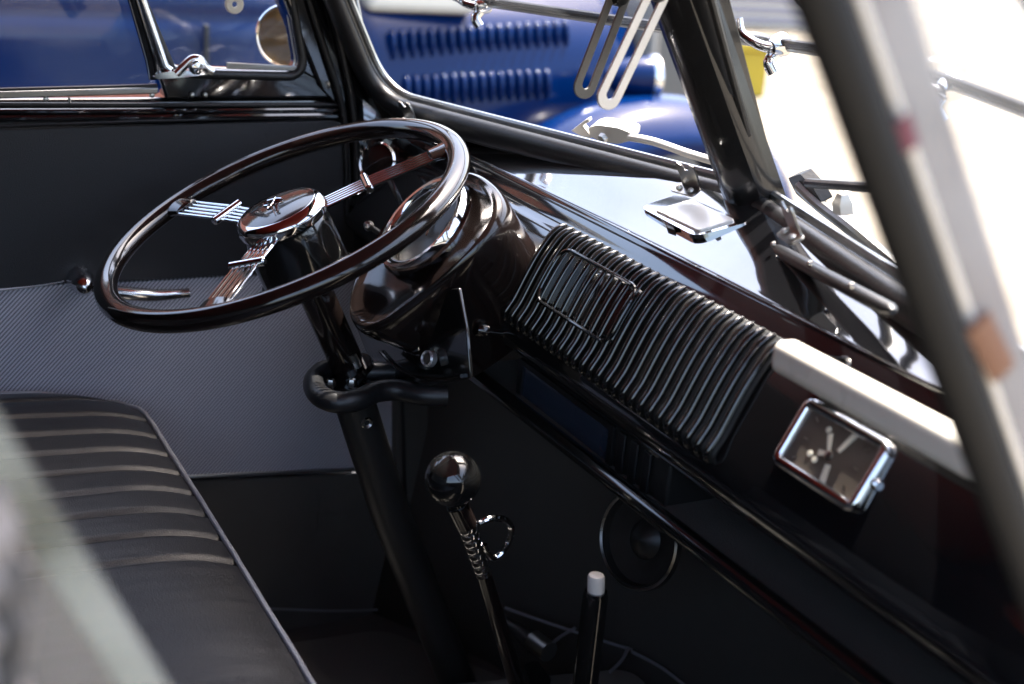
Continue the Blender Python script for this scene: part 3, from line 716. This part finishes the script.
# ================================================================== INSTRUMENT POD
pt = math.radians(50); pn_ = V((0, -math.sin(pt), math.cos(pt))); pc = V((-.381, .560, 1.149))
pod = thing('instrument_pod', pc, 'black teardrop instrument pod with round chrome-ringed gauge behind the steering wheel', 'gauge pod')
pv = V((0, math.cos(pt), math.sin(pt)))
ol = [(470, 170), (487, 178), (498, 191), (499, 207), (489, 229), (468, 255), (440, 281), (407, 307), (378, 326), (358, 329), (348, 316), (350, 290), (364, 256), (388, 218), (418, 187), (447, 171)]
ol = smooth_path([UP(a, b, pc - pn_ * .004, pn_) for a, b in ol], 4, closed=True)
cen = sum(ol, V((0, 0, 0))) / len(ol)
rows = []
for sc_, dn in ((.02, -.006), (.50, -.006), (.86, -.005), (.91, -.002), (.95, .001), (.98, -.001), (.997, -.006), (1.0, -.013), (.985, -.022), (.95, -.035), (.90, -.055), (.84, -.085), (.80, -.13)):
    rows.append([cen + (p - cen) * sc_ + pn_ * dn for p in ol])
MB().loft(rows, closed=True).build('pod_housing', mat('pod_black_paint', (.009, .006, .0055), .13, coat=.3, dust=.08), pod, ang=70)
gR = .0585
MB().lathe(pc, pn_, [(gR - .011, -.010), (gR - .010, .003), (gR - .006, .008), (gR - .002, .008), (gR, .004), (gR + .001, -.004)], seg=64).build('chrome_ring', M['chrome'], pod)
MB().lathe(pc, pn_, [(gR - .012, -.010), (gR - .012, .004), (gR - .0105, .004)], seg=64).build('inner_ring', M['alu'], pod)
gf = MB().lathe(pc, pn_, [(0, -.0095), (gR - .011, -.0095)], seg=64).build('gauge_face', M['dial'], pod)
mb = MB()
for k in range(25):
    a = math.radians(-40 + 260 * k / 24); d = X * math.cos(a) + pv * math.sin(a); s = X * -math.sin(a) + pv * math.cos(a)
    r1 = gR - .015; r2 = r1 - (.008 if k % 4 == 0 else .004); p = pc - pn_ * .009
    mb.plate([p + d * r2 - s * .0004, p + d * r1 - s * .0004, p + d * r1 + s * .0004, p + d * r2 + s * .0004], pn_ * .0004)
mb.build('scale_ticks', M['ivory'], gf)
MB().tube([pc - pn_ * .006 - pv * .006 + X * .004, pc - pn_ * .006 + (pv * .8 - X * .6).normalized() * .036], [.0012, .0005], seg=6).build('needle', M['orange_needle_reflection'], gf)
MB().lathe(pc, pn_, [(0, .0035), (.02, .0030), (gR - .011, .0005)], seg=64).build('gauge_glass', M['lens'], pod)
# lower plate carrying the key lock
lpz = [U(a, b, 'y', .548) for a, b in ((352, 318), (372, 332), (407, 314), (440, 290), (458, 288), (466, 330), (470, 378), (430, 386), (395, 378), (366, 352))]
MB().plate(lpz, Y * .004).build('pod_bracket', M['rib'], pod, bevel=.0012)
lc = U(428.5, 358.5, 'y', .540)
lk = MB().lathe(lc, (.3, -1, .3), [(.0085, -.004), (.0085, .002), (.0070, .004), (.0060, .002)], seg=32).build('key_lock', M['trim'], pod)
MB().lathe(lc, (.3, -1, .3), [(0, .0025), (.0045, .0025), (.0055, 0)], seg=24).build('lock_barrel', M['steel'], lk)
MB().tube(smooth_path([U(a, b, 'y', .546) for a, b in ((380, 352), (395, 367), (415, 376), (440, 379), (462, 376))], 5), .0022, seg=8).build('bracket_edge', M['wheel'], pod)

# small round lens behind wheel
ln = U(378, 163, 'x', -.60)
lt_ = thing('indicator_mirror', ln, 'small round chrome-rimmed glass behind the right spoke of the steering wheel', 'lens')
nn = V((.55, -.75, .35)).normalized()
MB().lathe(ln, nn, [(0, -.012), (.018, -.010), (.024, -.002), (.0248, .003), (.0225, .005), (.021, .002)], seg=40).build('rim', M['chrome'], lt_)
MB().lathe(ln, nn, [(0, .004), (.012, .0035), (.0215, .002)], seg=40).build('glass_disc', M['wheel'], lt_)
MB().tube([ln - nn * .01, ln - nn * .03 - Z * .05 + Y * .02, V((ln.x + .01, ln.y + .1, 1.11))], .004, seg=10).build('stem', M['chrome'], lt_)

# ================================================================== STEERING WHEEL
ta = math.radians(25); wn_ = V((0, -math.sin(ta), math.cos(ta))); wc = V((-.430, .4233, 1.152)); wv = V((0, math.cos(ta), math.sin(ta)))
WR = .189
sw = thing('steering_wheel', wc - wn_ * .06, 'black three-spoke steering wheel with chrome wire spokes, in front of the far door', 'steering wheel')
def WPt(a, r, h=0):
    a = math.radians(a); return wc + (X * math.cos(a) + wv * math.sin(a)) * r + wn_ * h
MB().tube([WPt(k * 3, WR) for k in range(120)], .0118, seg=24, closed=True, up=wn_, flat=.92).build('rim', M['wheel'], sw)
hubdepth = .002
for ang in (76.5, -42, -157):
    d = V(WPt(ang, 1) - wc); s = wn_.cross(d)
    # boss where the wires enter the rim
    p0 = WPt(ang, WR - .026, .001); p1 = WPt(ang, WR - .006)
    MB().tube([p0 - d * .002, p0, p0.lerp(p1, .5), p1], [.008, .0145, .0165, .021], seg=20, up=wn_, flat=.36).build('spoke_boss', M['wheel'], sw)
    for k in range(5):
        o_ = (k - 2) * .0062
        MB().tube([wc + d * .030 + s * (o_ * .9) - wn_ * .005, wc + d * .10 + s * o_ - wn_ * .001, WPt(ang, WR - .022) + s * o_], .0019, seg=10).build('wire_spoke', M['chrome'], sw)
    cpos = wc + d * .092 - wn_ * .001
    MB().tube([cpos - s * .020, cpos - s * .0185, cpos + s * .0185, cpos + s * .020], [.003, .0048, .0048, .003], seg=12, up=wn_).build('spoke_clip', M['chrome'], sw)
MB().lathe(wc, wn_, [(.030, -.075), (.041, -.070), (.0468, -.066), (.0470, -.05), (.0465, -.02), (.044, -.008), (.030, -.006)], seg=56).build('hub', M['rib'], sw)
MB().lathe(wc, wn_, [(.044, -.070), (.0485, -.071), (.0495, -.068), (.0470, -.065)], seg=56).build('hub_ring', M['chrome'], sw)
hb = MB().lathe(wc, wn_, [(.036, -.010), (.0465, -.006), (.0480, .001), (.0465, .006), (.0415, .010), (.039, .0105)], seg=64).build('horn_ring', M['chrome'], sw)
hb = MB().lathe(wc, wn_, [(0, .0145), (.015, .0140), (.030, .0125), (.0395, .0100)], seg=64).build('horn_button', M['wheel'], sw)
# emblem: swirl initials and a line of script
em = MB()
def E_(a, b):
    a *= .85; b *= .85
    return wc + X * a + wv * b + wn_ * (.0150 - .9 * (a * a + b * b))
sw1 = [(-.022, -.004), (-.014, .006), (-.004, .010), (-.008, .001), (-.018, -.008), (-.012, -.012), (-.002, -.004), (.004, .008)]
sw2 = [(-.020, .006), (-.012, .001), (-.004, -.004), (.002, -.012), (.006, -.006)]
for q in (sw1, sw2): em.tube(smooth_path([E_(*p) for p in q], 5), .0009, seg=6)
q = []
for k in range(26): q.append((.004 + .024 * k / 25, -.001 + .0022 * math.sin(k * 1.6) - .006 * k / 25))
em.tube([E_(*p) for p in q], .0007, seg=6); em.tube([E_(-.006, -.006), E_(.028, -.011)], .0004, seg=6)
em.build('emblem', M['chrome'], hb)

col = thing('steering_column', wc - wn_ * .75, 'black steering column running down to the floor with a padded bracket loop', 'steering column')
def CP(s): return wc - wn_ * s
MB().tube([CP(.07), CP(.10), CP(.205)], .0185, seg=28).build('column_tube', M['wheel'], col)
MB().tube([CP(.062), CP(.085)], [.030, .020], seg=28).build('column_collar', M['wheel'], col)
LC = [U(347, 378, 'x', -.43), U(390, 513, 'x', -.43), U(458, 684, 'x', -.43), U(492, 770, 'x', -.43)]
MB().tube(LC, .0225, seg=28).build('column_jacket', M['satin'], col)
MB().tube([CP(.188), CP(.194)], [.026, .027], seg=28).build('clamp_flange', M['wheel'], col)
zz = (CP(.195)).z
loop = [(447, 396), (425, 395), (398, 390), (376, 392), (358, 400), (336, 402), (319, 395), (314, 382), (324, 371), (345, 368), (370, 372), (400, 372)]
MB().tube(smooth_path([U(a, b, 'z', zz) for a, b in loop], 6), .0115, seg=18).build('bracket_loop', M['rubber'], col)
bp_ = [U(a, b, 'z', zz - .004) for a, b in ((330, 376), (380, 376), (438, 380), (438, 392), (380, 392), (335, 394))]
MB().plate(bp_, Z * -.006).build('bracket_plate', M['wheel'], col, bevel=.002)
mb = MB()
for a, b in ((331, 384), (352, 384)): mb.lathe(U(a, b, 'z', zz + .002), Z, [(0, .006), (.004, .0055), (.0055, .002), (.0055, -.002)], seg=6)
mb.build('bracket_bolt', M['steel'], col)
mb = MB(); c = U(352, 355, 'x', CP(.2).x + .018); mb.tube([c, c + V((.002, .006, -.014))], .005, seg=8); mb.build('clamp_screw', M['steel'], col)
c = U(367, 423, 'x', CP(.3).x + .0225); MB().lathe(c, X, [(.003, 0), (.0055, .002), (.007, 0)], seg=16).build('column_grommet', M['steel'], col)
# pod-side stem bolt (behind rim)
c = U(369, 226, 'x', -.50); mb = MB(); mb.lathe(c, (.6, -.6, .4), [(0, .008), (.004, .007), (.006, 0), (.003, -.002), (.003, -.03)], seg=12); mb.build('stalk_tip', M['steel'], col)

# ================================================================== SEAT
seat = thing('bench_seat', (-.3, .1, .72), 'black pleated vinyl bench seat with grey piping along its front edge', 'seat')
zs = .872; yf = .333
sx0, sx1 = -.735, .46
def seat_z(x, y):
    t = (y - (yf - .085)) / .085
    z = zs
    if t > 0: z -= .014 * t ** 2.4
    z += .010 * math.sin(math.pi * max(0, min(1, (y + .25) / (yf + .25))))
    e = (x - sx0) / .07
    if e < 1: z -= .014 * (1 - e) ** 2.2
    return z
pleats = [sx0 + .055 + .052 * k for k in range(9)]
nx, ny = 420, 40; rows = []
for j in range(ny + 1):
    y = -.28 + (yf + .28) * j / ny; r = []
    for i in range(nx + 1):
        x = sx0 + (sx1 - sx0) * i / nx; z = seat_z(x, y)
        for k, pxx in enumerate(pleats):
            d = abs(x - pxx)
            if d < .02: z -= .0036 * math.exp(-(d / .0042) ** 2)
        z += .0012 * math.sin(9 * x + 14 * y) + .0008 * mnoise.noise(V((x * 14, y * 9, 1))) + .0005 * mnoise.noise(V((x * 60, y * 25, 5)))
        # round plan corner
        yy = y
        if x < sx0 + .10 and j > 0: yy = y - .06 * ((sx0 + .10 - x) / .10) ** 2.2 * max(0, (y + .28) / (yf + .28)) ** 3
        r.append(V((x, yy, z)))
    rows.append(r)
top = MB().loft(rows)
top.build('cushion_top', M['vinyl_seat'], seat)
fr = [p.copy() for p in rows[-1]]
lf = [rw[0].copy() for rw in rows]
MB().loft([fr, [p + V((0, .006, -.03)) for p in fr], [p + V((0, -.002, -.14)) for p in fr]]).build('cushion_front', M['vinyl_seat'], seat)
MB().loft([lf, [p + V((-.004, 0, -.12)) for p in lf]]).build('cushion_side', M['vinyl_seat'], seat)
edge = [rows[j][0] for j in range(ny - 12, ny)] + fr[::6]
MB().tube([p + V((0, .002, .001)) for p in edge], .0028, seg=8).build('seat_piping', M['piping'], seat)
for k, pxx in enumerate(pleats[:8]):
    pass
MB().box((sx0 + .02, -.26, .50), (sx1 - .02, yf - .04, zs - .15)).build('seat_base', M['satin'], seat, bevel=.01)
rb = []
for j in range(9):
    z = .84 + .05 * j; rb.append([V((sx0 + (sx1 - sx0) * i / 40, -.24 - .02 * j + .01 * math.cos(i * 1.2), z)) for i in range(41)])
MB().loft(rb).build('backrest', M['vinyl_seat'], seat, solid=.05)

# ================================================================== LEVERS
gx = -.17
gb = U(453, 479, 'x', gx); gear = thing('gear_lever', V((gx, gb.y + .14, .46)), 'gear lever with glossy black ball knob and small chrome reverse trigger', 'gear lever')
MB().lathe(gb, (0, -.25, 1), [(.0262 * math.sin(math.radians(t)), .0262 * math.cos(math.radians(t))) for t in range(0, 161, 5)] + [(.009, -.030)], seg=48).build('knob', M['rib'], gear)
s0_ = U(457, 505, 'x', gx); s1_ = U(467, 525, 'x', gx); s2_ = U(484, 574, 'x', gx); s3_ = U(522, 700, 'x', gx); s4 = U(545, 780, 'x', gx)
MB().tube([s0_, s1_], .0105, seg=20).build('knob_neck', M['wheel'], gear)
cl = MB(); n = 22; path = []; rr_ = []
for k in range(n + 1):
    path.append(s1_.lerp(s2_, k / n)); rr_.append(.0098 - .0015 * k / n if k % 3 else .0086 - .0015 * k / n)
MB().tube(path, rr_, seg=20).build('ribbed_collar', M['chrome'], gear)
MB().tube([s2_, s3_, s4], [.0072, .0092, .010], seg=20).build('shaft', M['wheel'], gear)
trig = [(479, 524), (490, 519), (503, 519), (511, 527), (509, 541), (501, 554), (493, 558), (487, 552), (484, 545)]
MB().tube(smooth_path([U(a, b, 'x', gx + .004) for a, b in trig], 5), .0034, seg=10).build('reverse_trigger', M['chrome'], gear)

bxp = -.02
t0 = U(596.5, 574, 'x', bxp); t1 = U(596, 592, 'x', bxp)
br = thing('hand_brake', V((bxp, t0.y, .46)), 'upright black brake lever with a small white button on top', 'lever')
MB().tube([t0 + V((0, 0, .000)), t0 - Z * .001, t0 - Z * .003, t1], [.0045, .0066, .0075, .0075], seg=24).build('release_button', M['cream'], br)
MB().tube([t1 + Z * .001, t1 - Z * .003, V((bxp, t1.y, .45))], [.0098, .0112, .013], seg=24).build('lever_shaft', M['rib'], br)

# ================================================================== BLUE CAR
bx = -2.60
car = thing('vintage_car', (bx - .6, 1.0, 0), 'glossy blue vintage car with louvred bonnet parked beyond the van', 'car')
def side_rows(y0, y1, n, prof):
    rows = []
    for k in range(n + 1):
        y = y0 + (y1 - y0) * k / n; rows.append([V((x, y, z)) for x, z in prof(k / n)])
    return rows
def cabin(t): return [(bx + .08, .28), (bx + .05, .45), (bx + .02, .70), (bx - .005, .92), (bx - .02, 1.02), (bx - .024, 1.07), (bx - .034, 1.085), (bx - .03, 1.10), (bx - .045, 1.16), (bx - .10, 1.21), (bx - .35, 1.24), (bx - .8, 1.24)]
MB().loft(side_rows(-2.6, 1.33, 10, cabin)).build('body_side', M['blue'], car, solid=.01, ang=60)
def hood(t):
    k = .10 * t
    return [(bx + .02 - k, .35), (bx - .0 - k, .60), (bx - .02 - k, .85), (bx - .05 - k, 1.00), (bx - .10 - k, 1.09), (bx - .18 - k, 1.15), (bx - .35, 1.20), (bx - .6, 1.22), (bx - .95, 1.20)]
MB().loft(side_rows(1.34, 2.32, 10, hood)).build('bonnet', M['blue'], car, solid=.01, ang=60)
for yv in (.93,): MB().box((bx - .012, yv - .004, .35), (bx + .015, yv + .004, 1.07)).build('door_gap', M['tyre'], car)
# red pinstripe on the shoulder
MB().box((bx - .062, -2.5, 1.178), (bx - .050, .75, 1.184)).build('pinstripe', M['red_stripe_reflection'], car)
def hood_x(y, z):
    t = (y - 1.34) / .98; P = hood(t)
    for i in range(len(P) - 1):
        if P[i][1] <= z <= P[i + 1][1]:
            f = (z - P[i][1]) / (P[i + 1][1] - P[i][1]); return P[i][0] + (P[i + 1][0] - P[i][0]) * f
    return bx
lv0 = None
def louvre_at(y, z, hgt):
    global lv0
    if lv0 is None:
        mb = MB(); rows = []
        for j in range(9):
            v = j / 8; zz_ = (v - .5) * hgt; w = math.sin(math.pi * v) ** .5 if 0 < v < 1 else .02
            rows.append([V((.024 * w * max(0, math.sin(math.pi * u)) ** .8, (u - .5) * .026 * (.5 + .5 * w), zz_)) for u in [i / 8 for i in range(9)]])
        mb.loft(rows); mb.v = [q + car.location for q in mb.v]; lv0 = mb.build('louvre', M['blue'], car, ang=80)
        o = lv0
    else:
        o = lv0.copy(); COL.objects.link(o); o.parent = car
    x = hood_x(y, z); o.location = V((x + .001, y, z)) - car.location
    o.rotation_euler = (0, math.radians(-10), 0)
for k in range(19):
    p = U(388 + 185 * k / 18, 44 - 7 * k / 18, 'x', bx - .10); louvre_at(p.y, p.z, .088)
for k in range(16):
    p = U(404 + 148 * k / 15, 90 - 4 * k / 15, 'x', bx - .06); louvre_at(p.y, p.z, .075)
# cream panel on the cowl
MB().box(U(366, 13, 'x', bx - .10) + V((-.5, 0, 0)), V((bx - .10, U(478, 13, 'x', bx - .10).y, 1.34))).build('windscreen_cowl', M['offwhite'], car, bevel=.03, bseg=5)
# front wing: crown swept over the wheel
fc = V((bx + .12, 2.28, .34)); rows = []
for k in range(33):
    a = math.radians(195 - 215 * k / 32); R_ = .53 + .05 * max(0, math.cos(a - math.radians(110)))
    r = []
    for i in range(13):
        u = i / 12 * 2 - 1; r.append(V((fc.x + .20 * u, fc.y - .15 * max(0, -math.cos(a)) + math.cos(a) * (R_ - .13 * abs(u) ** 2.6), fc.z + math.sin(a) * (R_ - .13 * abs(u) ** 2.6))))
    rows.append(r)
MB().loft(rows).build('front_wing', M['blue'], car, solid=.008, ang=70)
wh = MB().lathe(fc + V((.06, 0, .0)), X, [(.18, .06), (.20, .08), (.30, .085), (.345, .06), (.35, 0), (.345, -.06), (.30, -.085), (.18, -.08)], seg=48).build('wheel', M['tyre'], car)
MB().lathe(fc + V((.06, 0, .0)), X, [(0, .075), (.05, .07), (.09, .05), (.17, .055), (.195, .075)], seg=40).build('hubcap', M['chrome'], wh)
MB().box((bx + .0, -1.2, .28), (bx + .30, 1.95, .33)).build('running_board', M['blue'], car, bevel=.015)
# radiator shell and headlight
rs = []
MB().box((bx - .98, 2.33, .40), (bx - .14, 2.42, 1.18)).build('radiator_shell', M['grey'], car, bevel=.05, bseg=5)
hc = U(641, 78, 'x', bx + .05)
hl = MB().lathe(hc, (.15, 1, 0), [(0, -.12), (.02, -.115), (.045, -.08), (.06, -.03), (.066, .02), (.066, .03)], seg=40).build('headlight', M['blue'], car)
MB().lathe(hc, (.15, 1, 0), [(.066, .018), (.072, .024), (.072, .04), (.064, .045)], seg=40).build('headlight_rim', M['chrome'], hl)
MB().lathe(hc, (.15, 1, 0), [(0, .06), (.035, .055), (.064, .04)], seg=40).build('headlight_lens', M['chrome'], hl)
MB().tube([hc - Z * .06, hc - Z * .22 + X * -.05], .02, seg=12).build('headlight_stand', M['blue'], hl)

# things beyond the car
def boxthing(name, pa, pb, x, depth, m, label, cat, bev=.01):
    a = U(*pa, 'x', x); b = U(*pb, 'x', x)
    t = thing(name, V((x - depth / 2, (a.y + b.y) / 2, min(a.z, b.z))), label, cat)
    return t, a, b
t, a, b = boxthing('grey_board', (640, 30), (706, 135), -4.2, .05, None, 'dark grey board standing beyond the blue car headlight', 'board')  # upright dark grey slab with a metal rail on top
MB().box((-4.25, a.y, 0.03), (-4.2, b.y, a.z)).build('board_panel', M['grey'], t, bevel=.004)
MB().box((-4.26, a.y - .02, a.z), (-4.19, b.y + .02, a.z + .03)).build('board_rail', M['alu'], t, bevel=.004)
cb = U(764, 97, 'z', 0); cx = cb.x; ca = U(722, 44, 'x', cx)
t = thing('storage_crate', V((cx - .4, (ca.y + cb.y) / 2, 0)), 'yellow crate on the bright ground beyond the centre pillar', 'crate')
MB().box((cx - .8, ca.y, 0), (cx, cb.y, ca.z - .05)).build('crate_body', M['yellow'], t, bevel=.015)
MB().box((cx - .83, ca.y - .03, ca.z - .05), (cx + .03, cb.y + .03, ca.z + .02)).build('crate_lid', M['yellow'], t, bevel=.01)
ha = U(640, 22, 'z', 0); hb_ = U(862, 30, 'z', 0); hx = hb_.x
y0_ = U(640, 20, 'x', hx).y; y1_ = U(856, 20, 'x', hx).y
bt = thing('slatted_hut', (hx - .5, (y0_ + y1_) / 2, 0), 'pale slatted hut wall far beyond the opened panes', 'hut')
MB().box((hx - 1.2, y0_, 0), (hx, y1_, 2.6)).build('hut_wall', M['offwhite'], bt, smooth=False)
mb = MB()
for k in range(22): mb.box((hx, y0_, .05 + .115 * k), (hx + .03, y1_, .115 + .115 * k))
mb.build('wall_slats', mat('lavender_grey_slats', (.22, .21, .25), .7), bt, smooth=False)
MB().box((hx + .02, y0_ + (y1_ - y0_) * .55, .45), (hx + .06, y0_ + (y1_ - y0_) * .8, 1.1)).build('wall_board', M['offwhite'], bt, smooth=False)

bw = thing('unseen_building', (-9.5, -2, 0), 'added red-brown building out of view behind the blue car that tints the gloss of the steering wheel', 'building')  # added out of frame to put red-brown reflections into the black gloss
def unseen_brick_mat():
    m, nt, b = new_mat('unseen_building_brick'); N = nt.nodes; L = nt.links
    tc = N.new('ShaderNodeTexCoord'); mp = N.new('ShaderNodeMapping'); mp.inputs['Rotation'].default_value = (0, math.radians(90), math.radians(90))
    br = N.new('ShaderNodeTexBrick'); br.inputs['Scale'].default_value = 4; br.inputs['Color1'].default_value = (.30, .075, .045, 1); br.inputs['Color2'].default_value = (.38, .11, .06, 1); br.inputs['Mortar'].default_value = (.3, .22, .17, 1)
    L.new(tc.outputs['Object'], mp.inputs['Vector']); L.new(mp.outputs[0], br.inputs['Vector']); L.new(br.outputs['Color'], b.inputs['Base Color']); b.inputs['Roughness'].default_value = .85
    return m
MB().box((-10.5, -9, 0), (-9.2, 3.6, 5.0)).build('unseen_building_wall', unseen_brick_mat(), bw, smooth=False)
MB().box((-10.7, -9.2, 5.0), (-9.0, 3.8, 5.25)).build('unseen_roof_edge', M['offwhite'], bw, smooth=False)

# ================================================================== LIGHT
w = bpy.data.worlds.new('World'); scene.world = w; w.use_nodes = True
nt = w.node_tree; bg = nt.nodes['Background']; sky = nt.nodes.new('ShaderNodeTexSky'); sky.sky_type = 'NISHITA'; sky.sun_disc = False
SE, SA = math.radians(68), math.radians(112)          # SA measured from +X towards +Y
sdir = V((math.cos(SE) * math.cos(SA), math.cos(SE) * math.sin(SA), math.sin(SE)))
sky.sun_elevation = SE; sky.sun_rotation = math.atan2(sdir.x, sdir.y)
nt.links.new(sky.outputs[0], bg.inputs[0]); bg.inputs[1].default_value = 0.15; sky.dust_density = 5.0; sky.ozone_density = 0.4
sl = bpy.data.lights.new('sun', 'SUN'); sl.energy = 3.2; sl.angle = math.radians(.5); sl.color = (1, .95, .87)
so = bpy.data.objects.new('sun', sl); COL.objects.link(so); so.rotation_euler = sdir.to_track_quat('Z', 'Y').to_euler()

cd = bpy.data.cameras.new('camera'); co = bpy.data.objects.new('camera', cd); COL.objects.link(co)
co.matrix_world = Matrix.Translation(CAM) @ ROT.to_4x4()
cd.sensor_width = 36; cd.lens = F / 1024 * 36; cd.clip_start = .02; cd.clip_end = 400
cd.dof.use_dof = True; cd.dof.focus_distance = 1.36; cd.dof.aperture_fstop = 5.0
scene.camera = co
vs = scene.view_settings; vs.view_transform = 'Standard'; vs.look = 'None'; vs.exposure = 2.62; vs.gamma = 1
scene.cycles.max_bounces = 10; scene.cycles.transparent_max_bounces = 16; scene.cycles.sample_clamp_indirect = 8
